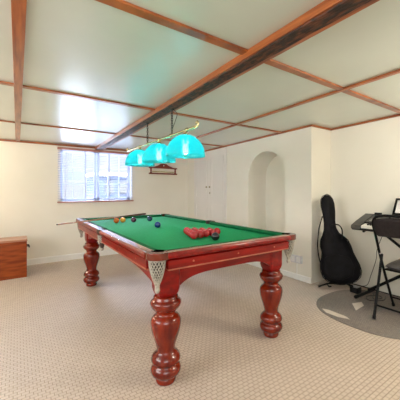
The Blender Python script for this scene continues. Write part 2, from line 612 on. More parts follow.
# ------------------------------------------------------------------ billiard table
X0, X1, Y0, Y1, TZ, BZ = .610, 1.888, 1.530, 4.117, .860, .831
XM, YM = (X0 + X1) / 2, (Y0 + Y1) / 2
tb = thing('snooker_table', 'red mahogany snooker table with green cloth and bulbous turned legs', 'snooker table', (XM, YM, 0))

# slate bed under cloth with cut-outs for six pockets
CX = .105           # cut corner
hw = .055
bi = .052
out = [(X0 + bi, Y0 + CX + .02), (X0 + bi, YM - hw), (X0 + bi + .03, YM - .025), (X0 + bi + .03, YM + .025), (X0 + bi, YM + hw), (X0 + bi, Y1 - CX - .02), (X0 + CX + .02, Y1 - bi), (X1 - CX - .02, Y1 - bi), (X1 - bi, Y1 - CX - .02), (X1 - bi, YM + hw), (X1 - bi - .03, YM + .025), (X1 - bi - .03, YM - .025), (X1 - bi, YM - hw), (X1 - bi, Y0 + CX + .02), (X1 - CX - .02, Y0 + bi), (X0 + CX + .02, Y0 + bi)]
bm = bm_new(); prism(bm, [(x, y, BZ - .045) for x, y in out], (0, 0, .045))
obj('cloth_bed', bm, 'baize', tb)

# four rails around, split at the middle pockets; each carries a cushion
PG = .098           # distance from corner to rail end
MG = .055
RW = .058


def rail_len(a, b2, axis, edge, sgn):
    """a..b2 along the axis; edge = outer coordinate; sgn = direction inward"""
    def P(t, off, z):
        return (edge + sgn * off, t, z) if axis == 'y' else (t, edge + sgn * off, z)
    bm = bm_new()
    prof = [(0.004, TZ - .040), (-.004, TZ - .036), (-.007, TZ - .024), (-.004, TZ - .010), (.002, TZ - .002), (.010, TZ), (RW, TZ), (RW, TZ - .040)]
    v = (0, b2 - a, 0) if axis == 'y' else (b2 - a, 0, 0)
    prism(bm, [P(a, o_, z) for o_, z in prof], v)
    r = obj('rail', bm, 'rail_top', tb, smooth=35)
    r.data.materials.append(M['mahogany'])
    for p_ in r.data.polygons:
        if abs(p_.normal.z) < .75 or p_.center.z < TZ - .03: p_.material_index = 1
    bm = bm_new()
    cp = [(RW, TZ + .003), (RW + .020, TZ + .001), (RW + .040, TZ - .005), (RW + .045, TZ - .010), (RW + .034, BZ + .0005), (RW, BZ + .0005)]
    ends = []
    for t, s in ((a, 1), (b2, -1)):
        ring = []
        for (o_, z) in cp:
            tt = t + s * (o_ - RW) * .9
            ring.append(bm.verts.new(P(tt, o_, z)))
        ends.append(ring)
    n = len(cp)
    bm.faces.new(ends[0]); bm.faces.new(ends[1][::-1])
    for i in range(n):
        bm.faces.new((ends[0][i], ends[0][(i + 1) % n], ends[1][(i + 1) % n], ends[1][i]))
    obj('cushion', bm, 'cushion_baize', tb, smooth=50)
    # red fascia below the rail with a pale bead at its foot
    bm = bm_new()
    ins = .010
    fas = [(ins + .016, TZ - .04), (ins + .014, TZ - .048), (ins, TZ - .054), (ins + .002, TZ - .104), (ins + .04, TZ - .104), (ins + .04, TZ - .04)]
    prism(bm, [P(a + .012, o_, z) for o_, z in fas], (0, b2 - a - .024, 0) if axis == 'y' else (b2 - a - .024, 0, 0))
    obj('fascia', bm, 'mahogany' if axis == 'y' else 'mahogany_front', tb)
    bm = bm_new()
    fb = [(ins - .003, TZ - .104), (ins - .004, TZ - .108), (ins - .001, TZ - .112), (ins + .04, TZ - .112), (ins + .04, TZ - .104)]
    prism(bm, [P(a + .012, o_, z) for o_, z in fb], (0, b2 - a - .024, 0) if axis == 'y' else (b2 - a - .024, 0, 0))
    obj('bead', bm, 'pale_bead', tb)
    # screw caps
    for k in range(3):
        t = a + (b2 - a) * (k + .5) / 3
        bm = bm_new()
        lathe(bm, [(.006, -.001), (.006, .002), (.003, .004)], seg=10)
        rot = Matrix.Rotation(-sgn * PI / 2, 3, 'Y') if axis == 'y' else Matrix.Rotation(sgn * PI / 2, 3, 'X')
        bmesh.ops.rotate(bm, verts=bm.verts, cent=(0, 0, 0), matrix=rot)
        bmesh.ops.translate(bm, verts=bm.verts, vec=P(t, ins - .001, TZ - .075))
        obj('screw_cap', bm, 'pale_bead', tb, smooth=40)


for edge, sgn in ((X0, 1), (X1, -1)):
    rail_len(Y0 + PG, YM - MG, 'y', edge, sgn)
    rail_len(YM + MG, Y1 - PG, 'y', edge, sgn)
for edge, sgn in ((Y0, 1), (Y1, -1)):
    rail_len(X0 + PG, X1 - PG, 'x', edge, sgn)

# corner and middle pocket rims
for sx, sy, ex, ey in ((1, 1, X0, Y0), (-1, 1, X1, Y0), (1, -1, X0, Y1), (-1, -1, X1, Y1)):
    bm = bm_new()
    R = PG + .004
    cx_, cy_ = R, R
    RO = .070
    outer = [(-.005, R)] + [(RO - .004 + (RO + .003) * math.cos(t), RO - .004 + (RO + .003) * math.sin(t)) for t in [PI + PI / 2 * k / 10 for k in range(11)]] + [(R, -.005)]
    pc_ = (.082, .082)
    inner = [(pc_[0] + .047 * math.cos(t), pc_[1] + .047 * math.sin(t)) for t in [math.radians(330) - math.radians(210) * k / 14 for k in range(15)]]
    poly = outer + [(R, RW)] + inner + [(RW, R)]
    # outline: outer arc from left side to bottom, rail end, hole, rail end
    prism(bm, [(ex + sx * x, ey + sy * y, TZ - .042) for x, y in poly], (0, 0, .044))
    obj('corner_rim', bm, 'rim_wood', tb, bevel=.004)
for sx, ex in ((1, X0), (-1, X1)):
    bm = bm_new()
    inner = [(.055 + .036 * math.cos(t), .036 * math.sin(t)) for t in [math.radians(290) - math.radians(220) * k / 12 for k in range(13)]]
    poly = [(-.006, MG)] + [(-.012, 0)] + [(-.006, -MG), (RW, -MG)] + inner + [(RW, MG)]
    prism(bm, [(ex + sx * x, YM + y, TZ - .042) for x, y in poly], (0, 0, .045))
    obj('middle_rim', bm, 'leather_dark', tb, bevel=.003)


def net(cx_, cy_, ztop, zbot, r):
    """knotted bag: tapering diamond lattice with a tassel"""
    bm = bm_new()
    nr, ns = 9, 16
    pts = []
    for j in range(nr + 1):
        t = j / nr
        rr = r * (1 - .22 * t - .52 * t ** 2.2)
        z = ztop + (zbot + .05 - ztop) * t
        pts.append([Vector((cx_ + rr * math.cos(2 * PI * (k + .5 * (j % 2)) / ns), cy_ + rr * math.sin(2 * PI * (k + .5 * (j % 2)) / ns), z)) for k in range(ns)])
    for j in range(nr):
        for k in range(ns):
            a = pts[j][k]
            if j % 2 == 0:
                qs = (pts[j + 1][k], pts[j + 1][(k - 1) % ns])
            else:
                qs = (pts[j + 1][k], pts[j + 1][(k + 1) % ns])
            for q in qs:
                tube(bm, [a, q], .0030, 5)
    ring = [Vector((cx_ + r * math.cos(2 * PI * k / 20), cy_ + r * math.sin(2 * PI * k / 20), ztop)) for k in range(21)]
    tube(bm, ring, .005, 6)
    o = obj('pocket_net', bm, 'net_cord', tb)
    o['label'] = 'cream knotted pocket net'
    bm = bm_new()
    lathe(bm, [(r * .28, zbot + .055), (r * .30, zbot + .045), (.014, zbot + .03), (.017, zbot + .015), (.010, zbot)], cx_, cy_, 12)
    obj('tassel', bm, 'net_cord', o, smooth=60)
    # shallow leather cup inside
    bm = bm_new()
    lathe(bm, [(r * .80, ztop), (r * .72, ztop - .05), (r * .5, ztop - .10), (r * .25, ztop - .13)], cx_, cy_, 16)
    obj('liner', bm, 'leather_dark', o, smooth='all')


for ex, ey, sx, sy in ((X0, Y0, 1, 1), (X1, Y0, -1, 1), (X0, Y1, 1, -1), (X1, Y1, -1, -1)):
    net(ex + sx * .058, ey + sy * .058, .815, .615, .050)
for ex, sx in ((X0, 1), (X1, -1)):
    net(ex + sx * .03, YM - .0, .80, .66, .038)

# lower apron: recessed board with brackets curving down at the legs
IN = .16


def apron(axis, a, b2, edge, sgn):
    def P(t, off, z):
        return (edge + sgn * off, t, z) if axis == 'y' else (t, edge + sgn * off, z)
    zt, zb, zd = TZ - .11, .672, .612
    L = b2 - a
    ptsb = [(0, zt), (L, zt), (L, zd)]
    for k in range(1, 24):
        t = 1 - 2 * k / 24
        ptsb.append((L / 2 + L / 2 * t, zb - (zb - zd) * abs(t) ** 5))
    ptsb.append((0, zd))
    bm = bm_new()
    v = (sgn * .03, 0, 0) if axis == 'y' else (0, sgn * .03, 0)
    prism(bm, [P(a + t, .105, z) for t, z in ptsb], v)
    obj('apron', bm, 'mahogany' if axis == 'y' else 'mahogany_front', tb)


for e_, s_ in ((X0, 1), (X1, -1)):
    apron('y', Y0 + IN + .07, Y1 - IN - .07, e_, s_)
for e_, s_ in ((Y0, 1), (Y1, -1)):
    apron('x', X0 + IN + .07, X1 - IN - .07, e_, s_)
# dark frame under the slate
bm = bm_new(); box(bm, X0 + .062, X1 - .062, Y0 + .13, Y1 - .13, TZ - .115, BZ - .046)
box(bm, X0 + .13, X1 - .13, Y0 + .062, Y0 + .13, TZ - .115, BZ - .046)
box(bm, X0 + .13, X1 - .13, Y1 - .13, Y1 - .062, TZ - .115, BZ - .046)
obj('slate_frame', bm, 'dark_mahogany', tb)

LEG = [(.052, 0), (.060, .003), (.064, .012), (.064, .030), (.060, .036), (.062, .040), (.074, .046), (.088, .058), (.095, .074), (.096, .084), (.092, .098), (.084, .110), (.075, .118), (.074, .122),
       (.084, .130), (.092, .142), (.093, .152), (.089, .166), (.082, .178), (.070, .190), (.060, .200), (.057, .210), (.059, .225), (.064, .248), (.073, .275), (.084, .308), (.092, .340), (.096, .372),
       (.096, .392), (.092, .408), (.084, .420), (.074, .428), (.068, .431), (.062, .440), (.061, .447), (.066, .456), (.078, .468), (.092, .484), (.098, .500), (.099, .510), (.094, .522), (.084, .530), (.078, .536), (.078, .548), (.070, .556)]
for lx in (X0 + IN, X1 - IN):
    for ly in (Y0 + IN, Y1 - IN):
        bm = bm_new()
        lathe(bm, [(r, z) for r, z in LEG], lx, ly, 36)
        lg = obj('leg', bm, 'turned_wood', tb, smooth=50)
        bm = bm_new()
        h = .071
        rg = []
        for (hh, z) in ((.050, .548), (.058, .560), (.066, .580), (h, .605), (h, .752)):
            ch = .014
            oc = [(hh, -hh + ch), (hh, hh - ch), (hh - ch, hh), (-hh + ch, hh), (-hh, hh - ch), (-hh, -hh + ch), (-hh + ch, -hh), (hh - ch, -hh)]
            rg.append([bm.verts.new((lx + x, ly + y, z)) for x, y in oc])
        bm.faces.new(rg[0][::-1]); bm.faces.new(rg[-1])
        for A, B in zip(rg, rg[1:]):
            for i in range(8):
                bm.faces.new((A[i], A[(i + 1) % 8], B[(i + 1) % 8], B[i]))
        obj('leg_block', bm, 'mahogany', lg)

# ------------------------------------------------------------------ balls and cue
BR = .0325


def ball(kind, x, y, label, group=None, src=None):
    if src is None:
        bm = bm_new()
        bmesh.ops.create_uvsphere(bm, u_segments=24, v_segments=16, radius=BR)
        o = obj('snooker_ball', bm, 'ball_' + kind, smooth='all')
    else:
        o = src.copy(); C.objects.link(o)
    o.location = (x, y, BZ + BR + .0006)
    return tag(o, label, 'ball', group)


cols = [('orange', .957, 3.507, 'orange snooker ball, leftmost of the colours near the cue'),
        ('yellow', 1.041, 3.530, 'yellow snooker ball just right of the orange one'),
        ('brown', 1.150, 3.463, 'dark brown snooker ball under the butt of the cue, beside the yellow'),
        ('dark_blue', 1.360, 3.473, 'dark navy snooker ball nearest the far cushion'),
        ('blue', 1.192, 2.823, 'deep blue snooker ball alone on open cloth near table centre'),
        ('black', 1.250, 1.825, 'black snooker ball in front of the pack of reds')]
for k, x, y, l in cols:
    ball(k, x, y, l)
bdir = Vector((.974, .225)); pdir = Vector((-.225, .974))
base = Vector((1.280, 2.010))
src = None
for row in range(5):
    n = 5 - row
    for k in range(n):
        p = base + bdir * ((k - (n - 1) / 2) * .0685) + pdir * row * .0600
        side = 'left' if k < (n - 1) / 2 else ('right' if k > (n - 1) / 2 else 'middle')
        if row == 4:
            lab = 'red snooker ball at the far tip of the triangle pack'
        elif row == 0:
            lab = ['red snooker ball at the left end of the front row of the pack', 'second red snooker ball from the left in the front row',
                   'red snooker ball in the middle of the front row of five', 'second red snooker ball from the right in the front row',
                   'red snooker ball at the right end of the front row of the pack'][k]
        else:
            rn_ = ['', 'second', 'third', 'fourth'][row]
            pos = {4: ['left end', 'inner left', 'inner right', 'right end'], 3: ['left end', 'middle', 'right end'], 2: ['left', 'right']}[n][k]
            lab = 'red snooker ball at the %s of the %s row of the pack' % (pos, rn_)
        o = ball('red', p.x, p.y, lab, 'red balls in the triangle pack', src)
        if src is None: src = o

cu = thing('snooker_cue', 'wooden cue lying across the far left corner of the table', 'cue', (.95, 3.70, .88))
A, B = Vector((.335, 3.372, .8735)), Vector((1.524, 4.065, .8805))
mid = A + (B - A) * .62
bm = bm_new(); tube(bm, [A, mid], [.0065, .0100], 12)
obj('shaft', bm, 'cue_ash', cu, smooth=50)
bm = bm_new(); tube(bm, [mid, A + (B - A) * .97, B], [.0101, .0148, .0135], 12)
obj('butt', bm, 'cue_dark', cu, smooth=50)
bm = bm_new(); tube(bm, [A - (B - A).normalized() * .012, A], [.0055, .0064], 10)
obj('tip', bm, 'leather_dark', cu)

# ------------------------------------------------------------------ lamp over the table
lp = thing('billiard_lamp', 'brass bar lamp with three turquoise dome shades hanging over the table', 'lamp', (1.23, 2.9, 1.765))
LX, LZ = 1.23, 1.772
bm = bm_new()
tube(bm, [(LX, 2.10, LZ), (LX, 3.93, LZ)], .013, 14)
for y in (2.25, 2.58, 2.876, 3.2, 3.46, 3.8):
    tube(bm, [(LX, y - .02, LZ), (LX, y - .012, LZ), (LX, y + .012, LZ), (LX, y + .02, LZ)], [.013, .019, .019, .013], 14)
obj('bar', bm, 'brass', lp, smooth=50)
for y, s in ((2.10, -1), (3.93, 1)):
    bm = bm_new()
    sc = [(LX, y + s * (.0 + .012 * 0), LZ)]
    for k in range(15):
        t = k / 14 * 1.6 * PI
        rr = .030 * (1 - k / 22)
        sc.append((LX, y + s * (.015 + rr * math.sin(t) * .9 + .008), LZ + .026 - rr * math.cos(t)))
    tube(bm, sc, .007, 8)
    obj('scroll_end', bm, 'brass', lp, smooth=60)
for y in (2.557, 3.210):
    top = zc(y) - .053
    bm = bm_new()
    lathe(bm, [(.022, top), (.022, top - .006), (.008, top - .012), (.006, top - .02)], LX, y, 14)
    z = top - .020
    k = 0
    while z > LZ + .035:
        ring = []
        for i in range(13):
            a_ = 2 * PI * i / 12
            dx, dz = .0085 * math.cos(a_), .016 * math.sin(a_)
            ring.append((LX + (dx if k % 2 else 0), y + (0 if k % 2 else dx), z - .012 + dz))
        tube(bm, ring, .0032, 6, cap=False)
        z -= .0235
        k += 1
    tube(bm, [(LX, y, z + .004), (LX, y, LZ + .01)], .007, 8)
    obj('chain', bm, 'dark_metal', lp)
    bm = bm_new()
    tube(bm, smooth_path([(LX, y - .01, top), (LX + .03, y - .05, top - .05), (LX + .02, y - .03, top - .12), (LX, y - .01, LZ + .06)], 5), .0028, 6)
    if y < 3: obj('flex', bm, 'dark_metal', lp)
    else: bm.free()
SR = .178
for y in (2.279, 2.876, 3.460):
    bm = bm_new()
    prof = []
    for k in range(17):
        t = math.radians(7) + (PI / 2 - math.radians(7)) * k / 16
        prof.append((SR * math.sin(t), 1.542 + .192 * math.cos(t)))
    prof += [(SR + .002, 1.536), (SR - .003, 1.536)]
    for k in range(16, -1, -1):
        t = math.radians(7) + (PI / 2 - math.radians(7)) * k / 16
        prof.append(((SR - .005) * math.sin(t), 1.542 + .187 * math.cos(t)))
    lathe(bm, prof, LX, y, 48, cap=False)
    sh = obj('shade', bm, 'turquoise_glass', lp, smooth='all')
    bm = bm_new()
    lathe(bm, [(.028, 1.722), (.030, 1.732), (.022, 1.742), (.012, 1.750), (.012, 1.765)], LX, y, 20)
    obj('shade_cap', bm, 'brass', sh, smooth=50)
    bm = bm_new()
    lathe(bm, [(.014, 1.728), (.014, 1.66), (.012, 1.650)], LX, y, 14)
    obj('bulb_holder', bm, 'brass', sh, smooth=50)
    bm = bm_new()
    lathe(bm, [(.011, 1.656), (.016, 1.641), (.026, 1.616), (.030, 1.594), (.026, 1.572), (.014, 1.559), (.003, 1.556)], LX, y, 18)
    obj('bulb', bm, 'bulb_glow', sh, smooth='all')
    point('bulb_light', (LX, y, 1.665), 7, (0.95, 0.97, 1.0), .03)

# ------------------------------------------------------------------ wooden chest
ch = thing('wooden_chest', 'orange-brown wooden chest with pale lid standing near the back wall', 'chest', (-.4, 5.2, 0))
bm = bm_new(); box(bm, -.95, .108, 4.885, 5.265, 0, .508, .004)
obj('body', bm, 'chest_wood', ch)
bm = bm_new(); box(bm, -.955, .114, 4.878, 5.27, .508, .535, .004)
obj('lid', bm, 'chest_top', ch)
bm = bm_new()
tube(bm, smooth_path([(.108, 5.01, .42), (.135, 5.01, .415), (.14, 5.07, .39), (.135, 5.13, .415), (.108, 5.13, .42)], 4), .009, 8)
obj('handle', bm, 'dark_metal', ch, smooth=60)

# ------------------------------------------------------------------ score board on the back wall
sb = thing('score_board', 'small dark red wooden scoreboard with arched top on back wall', 'scoreboard', (2.5, YB, 1.57))
y0_, y1_ = YB - .045, YB - .001
bm = bm_new(); box(bm, 2.185, 2.815, y0_, y1_, 1.568, 1.596, .003); obj('bottom_rail', bm, 'red_wood', sb)
bm = bm_new(); box(bm, 2.185, 2.815, y0_, y1_, 1.690, 1.714, .003); obj('top_rail', bm, 'red_wood', sb)
bm = bm_new()
arc = [(2.26, 1.714)] + [(2.26 + .48 * k / 14, 1.716 + .062 * (math.sin(PI * k / 14) ** 1.4) + (.018 if 5 <= k <= 9 else 0)) for k in range(15)] + [(2.74, 1.714)]
prism(bm, [(x, y0_ + .005, z) for x, z in arc], (0, .03, 0))
obj('pediment', bm, 'red_wood', sb)
bm = bm_new(); lathe(bm, [(.012, 0), (.012, .004), (.004, .007)], seg=12)
bmesh.ops.rotate(bm, verts=bm.verts, cent=(0, 0, 0), matrix=Matrix.Rotation(PI / 2, 3, 'X'))
bmesh.ops.translate(bm, verts=bm.verts, vec=(2.5, y0_ + .005, 1.752))
obj('rosette', bm, 'key_white', sb)
for x in (2.225, 2.775):
    bm = bm_new(); lathe(bm, [(.014, 1.596), (.020, 1.604), (.012, 1.62), (.018, 1.643), (.012, 1.668), (.020, 1.682), (.014, 1.690)], x, YB - .025, 14)
    obj('post', bm, 'red_wood', sb, smooth=50)
bm = bm_new(); box(bm, 2.25, 2.75, YB - .012, YB - .004, 1.596, 1.69); obj('back_panel', bm, 'wall_paint', sb)
bm = bm_new(); box(bm, 2.25, 2.75, YB - .03, YB - .022, 1.612, 1.632); obj('slider_rail', bm, 'brass', sb)

# ------------------------------------------------------------------ wall socket
so = thing('wall_socket', 'white double socket box low on right wall with cable below', 'socket', (XR, 2.53, .29))
bm = bm_new(); box(bm, XR - .038, XR - .0005, 2.436, 2.624, .236, .335, .005)
obj('back_box', bm, 'socket_white', so)
for y in (2.485, 2.575):
    bm = bm_new(); box(bm, XR - .042, XR - .038, y - .030, y + .030, .25, .32, .001)
    obj('outlet', bm, 'white_gloss', so)
bm = bm_new(); tube(bm, [(XR - .016, 2.525, .236), (XR - .016, 2.525, .12), (XR - .020, 2.527, .003)], .006, 8)
obj('cable', bm, 'white_gloss', so)

# ------------------------------------------------------------------ rug
bm = bm_new()
n = 64
pts = []
for k in range(n):
    t = 2 * PI * k / n
    c_, s_ = math.cos(t), math.sin(t)
    pts.append((2.958 + .55 * math.copysign(abs(c_) ** (2 / 2.4), c_), 1.40 + .56 * math.copysign(abs(s_) ** (2 / 2.4), s_), .001))
prism(bm, pts, (0, 0, .005))
rug = tag(obj('rug', bm, 'rug_weave', bevel=.003), 'grey-brown rounded rug on the carpet under the folding chair', 'rug')
for poly in (((352, 303.5), (361.5, 302), (364, 305.5), (356, 310.5)), ((322, 308.5), (329, 310), (346, 316.5), (350, 319.5), (338, 317), (326, 312.5))):
    bm = bm_new()
    pp = []
    for (u, v) in poly:
        Z = (EYE - .006) * FPX / (v - V0)
        q = at(u, v, Z)
        pp.append((q.x, q.y, .0062))
    prism(bm, pp, (0, 0, .0012))
    o = obj('pale_patch', bm, 'rug_pale', rug)  # pale patches laid on the rug: a triangle and a streak

# ------------------------------------------------------------------ guitar bag on its stand
RT = Vector((CY, -SY, 0)); FW = Vector((SY, CY, 0))
outl = [(327, 194.3), (330, 195.8), (332.6, 199), (334.2, 204), (335, 212), (335, 221), (336, 228), (339, 233), (344, 236.5), (348, 240), (351, 246), (353, 252), (356, 258), (359.5, 264.5), (361.6, 271), (360.5, 277), (356, 281.3), (350, 283.6), (342, 284.6), (334, 283.8), (327.5, 281.3), (323, 277), (320.5, 271), (320.2, 264), (321.5, 258), (321.8, 252), (320.3, 246), (320.5, 240.5), (322.5, 235.5), (324, 230), (324.2, 223), (322.8, 214), (321, 207), (320.6, 200.5), (322.3, 196.5)]
gb = thing('guitar_bag', 'black padded guitar bag leaning upright in the corner by the arched wall', 'guitar bag', (3.14, 1.95, .05))
sd = [Vector(at(u, v, 3.40 + .22 * (285 - v) / 91)) for u, v in outl]
cen = sum(sd, Vector()) / len(sd)
nrm = (Vector((0, 0, EYE)) - cen)
nrm = Vector((nrm.x, nrm.y, .18 * nrm.length)).normalized()


def bagw(p):
    """bag depth: thin along the neck, deep at the body"""
    z = p.z
    return .045 if z > .80 else (.045 + (.80 - z) / .12 * .025 if z > .68 else .072)


bm = bm_new()
rings = []
for (sc_, d_) in ((.0, 1.0), (.55, .98), (.80, .88), (.93, .62), (1.0, .25), (1.0, -.25), (.93, -.62), (.80, -.88), (.0, -1.0)):
    ring = []
    for i, p in enumerate(sd):
        # pull towards the bag's own spine at that height
        t = (p.z - .1) / 1.1
        spine = at(341 - 13.5 * max(0, min(1, (p.z - .35) / .55)), 0, 3.40)
        sp = Vector((spine.x, spine.y, 0))
        zz = min(max(p.z, .26), 1.10)
        base_d = 3.40 + .22 * (zz - .08) / 1.1
        u_sp = 341 - 13.5 * max(0, min(1, (zz - .30) / .50))
        aa = (u_sp - U0) / FPX * base_d
        q = Vector((aa * CY + base_d * SY, -aa * SY + base_d * CY, zz))
        pos = q + (p - q) * max(sc_, .02)
        ring.append(bm.verts.new(pos + nrm * bagw(p) * d_))
    rings.append(ring)
n = len(sd)
for A_, B_ in zip(rings, rings[1:]):
    for i in range(n):
        bm.faces.new((A_[i], A_[(i + 1) % n], B_[(i + 1) % n], B_[i]))
bm.faces.new(rings[0]); bm.faces.new(rings[-1][::-1])
obj('bag_body', bm, 'black_nylon', gb, smooth='all', sub=1)
# piping along the seam, front pocket, zip, grab handle
bm = bm_new(); tube(bm, [p + nrm * .02 for p in sd] + [sd[0] + nrm * .02], .0045, 6, cap=False)
obj('piping', bm, 'black_strap', gb, smooth='all')
bm = bm_new()
pk = [(325, 257), (336, 254), (349, 257), (354, 266), (353, 275), (343, 279), (331, 278), (324.5, 271)]
pz = [at(u, v, 3.40 + .22 * (285 - v) / 91) + nrm * .066 for u, v in pk]
prism(bm, pz, nrm * .018)
obj('front_pocket', bm, 'black_nylon', gb, bevel=.008)
bm = bm_new()
hn = [at(u, v, 3.44) + nrm * dd for u, v, dd in ((330.5, 225.8, .05), (334.5, 224.6, .07), (338.5, 225.4, .07), (341.6, 229), (342.3, 233), (341.8, 238.5)) for dd in [dd]] if False else \
     [at(u, v, 3.44) + nrm * dd for u, v, dd in ((330.5, 226.3, .045), (334.5, 224.9, .07), (338.6, 225.5, .07), (341.5, 229, .06), (342.2, 233.5, .05), (341.6, 239, .03))]
tube(bm, smooth_path(hn, 4), .008, 8)
obj('grab_handle', bm, 'black_strap', gb, smooth=60)
bm = bm_new()
stp = [at(u, v, 3.50) - nrm * .02 for u, v in ((322.5, 216), (319, 228), (317.6, 243), (318.6, 256), (321.5, 266))]
tube(bm, smooth_path(stp, 4), .008, 6)
obj('shoulder_strap', bm, 'black_strap', gb, smooth=60)

gs = thing('guitar_stand', 'low black tubular stand under the guitar bag', 'stand', (3.2, 2.0, 0))
hub = Vector((3.20, 2.00, .075))
for p in ((3.065, 2.165, .012), (3.43, 1.92, .012), (3.36, 2.16, .012)):
    bm = bm_new(); tube(bm, [hub, (hub + Vector(p)) / 2 + Vector((0, 0, .012)), p], .010, 8)
    lg = obj('leg', bm, 'chair_tube', gs, smooth=50)
    bm = bm_new(); tube(bm, [Vector(p) - (hub - Vector(p)) * .02, Vector(p) + (hub - Vector(p)) * .12], .012, 8)
    obj('rubber_foot', bm, 'black_strap', lg)
bm = bm_new(); tube(bm, [hub, (3.26, 2.10, .42)], .011, 8)
obj('post', bm, 'chair_tube', gs, smooth=50)
for s in (-1, 1):
    bm = bm_new()
    q = hub + Vector((0, 0, -.01))
    e = q + RT * s * .13
    tube(bm, [q, e, e - FW * .10 + Vector((0, 0, -.005)), e - FW * .16 + Vector((0, 0, .02))], .008, 8)
    obj('cradle_arm', bm, 'black_strap', gs, smooth=50)

# ------------------------------------------------------------------ keyboard and its stand
KY0, KY1 = .55, 1.76
kb = thing('electric_keyboard', 'dark electric piano keyboard on a folding stand by the right wall', 'keyboard', (3.3, 1.15, .78))
# cross-section in (x, z): tilted slightly towards the player
sec = [(3.125, .772), (3.115, .790), (3.125, .808), (3.165, .815), (3.213, .828), (3.222, .862), (3.455, .935), (3.480, .925), (3.485, .880), (3.47, .855), (3.20, .775)]
bm = bm_new(); prism(bm, [(x, KY0, z) for x, z in sec], (0, KY1 - KY0, 0))
obj('case', bm, 'black_plastic', kb, bevel=.006)
bm = bm_new()
prism(bm, [(3.226, KY0 + .02, .863), (3.452, KY0 + .02, .934), (3.450, KY0 + .02, .940), (3.225, KY0 + .02, .869)], (0, KY1 - KY0 - .13, 0))
obj('control_panel', bm, 'grey_plastic', kb)
bm = bm_new()
prism(bm, [(3.112, KY1 - .10, .785), (3.116, KY1 - .10, .826), (3.222, KY1 - .10, .868), (3.452, KY1 - .10, .944), (3.484, KY1 - .10, .932), (3.488, KY1 - .10, .87)], (0, .106, 0))
obj('end_cheek', bm, 'grey_plastic', kb, bevel=.004)
wk = None
NW = 36
kw = (KY1 - KY0 - .16) / NW
for k in range(NW):
    y = KY0 + .05 + k * kw
    if wk is None:
        bm = bm_new()
        ky0 = y
        prism(bm, [(3.120, y + .001, .800), (3.120, y + .001, .828), (3.214, y + .001, .848), (3.214, y + .001, .822)], (0, kw - .002, 0))
        wk = obj('white_key', bm, 'key_white', kb, bevel=.0015)
    else:
        c = wk.copy(); C.objects.link(c); c.parent = kb
        c.matrix_parent_inverse = wk.matrix_parent_inverse
        c.location = (0, y - ky0, 0)
bk = None
for k in range(NW - 1):
    if k % 7 in (2, 6): continue
    y = KY0 + .05 + (k + 1) * kw - .007
    if bk is None:
        bm = bm_new(); bk0 = y
        prism(bm, [(3.155, y, .830), (3.158, y, .848), (3.214, y, .862), (3.214, y, .840)], (0, .014, 0))
        bk = obj('black_key', bm, 'black_plastic', kb)
    else:
        c = bk.copy(); C.objects.link(c); c.parent = kb
        c.matrix_parent_inverse = bk.matrix_parent_inverse
        c.location = (0, y - bk0, 0)
for (x, y, r) in ((3.385, 1.60, .022), (3.40, 1.50, .012), (3.37, 1.45, .010)):
    bm = bm_new(); z_ = .887 + (x - 3.303) * .322
    lathe(bm, [(r, z_), (r, z_ + .018), (r * .8, z_ + .024)], x, y, 16)
    obj('dial', bm, 'black_plastic', kb, smooth=40)
for (xa, xb, ya_, yb_, mt) in ((3.25, 3.262, 1.25, 1.62, 'silver'), (3.285, 3.293, 1.25, 1.62, 'silver'), (3.30, 3.40, .98, 1.18, 'silver')):
    bm = bm_new()
    za_, zb_ = .869 + (xa - 3.226) * .314, .869 + (xb - 3.226) * .314
    prism(bm, [(xa, ya_, za_), (xb, ya_, zb_), (xb, ya_, zb_ + .004), (xa, ya_, za_ + .004)], (0, yb_ - ya_, 0))
    obj('button_row' if yb_ > 1.3 else 'display', bm, mt, kb)
bm = bm_new(); box(bm, 3.43, 3.465, 1.575, 1.65, .935, .962, .004)
obj('music_clip', bm, 'black_plastic', kb)

ks = thing('keyboard_stand', 'black crossed-leg stand holding up the keyboard', 'stand', (3.3, 1.15, 0))
for s in (-1, 1):
    bm = bm_new()
    xx = 3.375 + s * .022
    ya, yb2 = 1.13 - s * .55, 1.13 + s * .50
    tube(bm, [(xx, ya, .035), (xx, yb2, .800)], .016, 8)
    lg = obj('cross_tube', bm, 'chair_tube', ks, smooth=50)
    bm = bm_new(); tube(bm, [(3.08, ya, .018), (3.47, ya, .018)], .017, 8)
    obj('floor_bar', bm, 'chair_tube', lg, smooth=50)
    for x in (3.08, 3.47):
        bm = bm_new(); tube(bm, [(x - .02, ya, .02), (x + .02, ya, .02)], .0195, 8)
        obj('rubber_foot', bm, 'black_strap', lg)
    bm = bm_new(); tube(bm, [(3.14, yb2, .758), (3.46, yb2, .765 + .07)], .014, 8)
    obj('support_arm', bm, 'chair_tube', lg, smooth=50)
bm = bm_new(); tube(bm, [(3.335, 1.15, .415), (3.415, 1.15, .415)], .03, 14)
obj('pivot', bm, 'black_plastic', ks)

fr = thing('picture_frame', 'small black frame with pale picture propped behind the keyboard on its top', 'picture frame', (3.44, 1.28, .95))
p0, p1 = Vector((3.405, 1.436, .948)), Vector((3.505, 1.436, 1.130))
up = (p1 - p0); dn = Vector((0, -.34, 0))
nn = up.cross(dn).normalized()
if nn.x > 0: nn = -nn
bm = bm_new()
t = .022
H_ = up.length; W_ = .34
un = up.normalized(); wn = dn.normalized()


def fp(a, b2): return p0 + wn * a + un * b2


for (a0, a1, b0, b1) in ((0, t, 0, H_), (W_ - t, W_, 0, H_), (t, W_ - t, 0, t), (t, W_ - t, H_ - t, H_)):
    prism(bm, [fp(a0, b0), fp(a1, b0), fp(a1, b1), fp(a0, b1)], nn * .014)
obj('border', bm, 'black_plastic', fr)
bm = bm_new(); prism(bm, [fp(t, t), fp(W_ - t, t), fp(W_ - t, H_ - t), fp(t, H_ - t)], nn * .006)
obj('picture', bm, 'paper', fr)

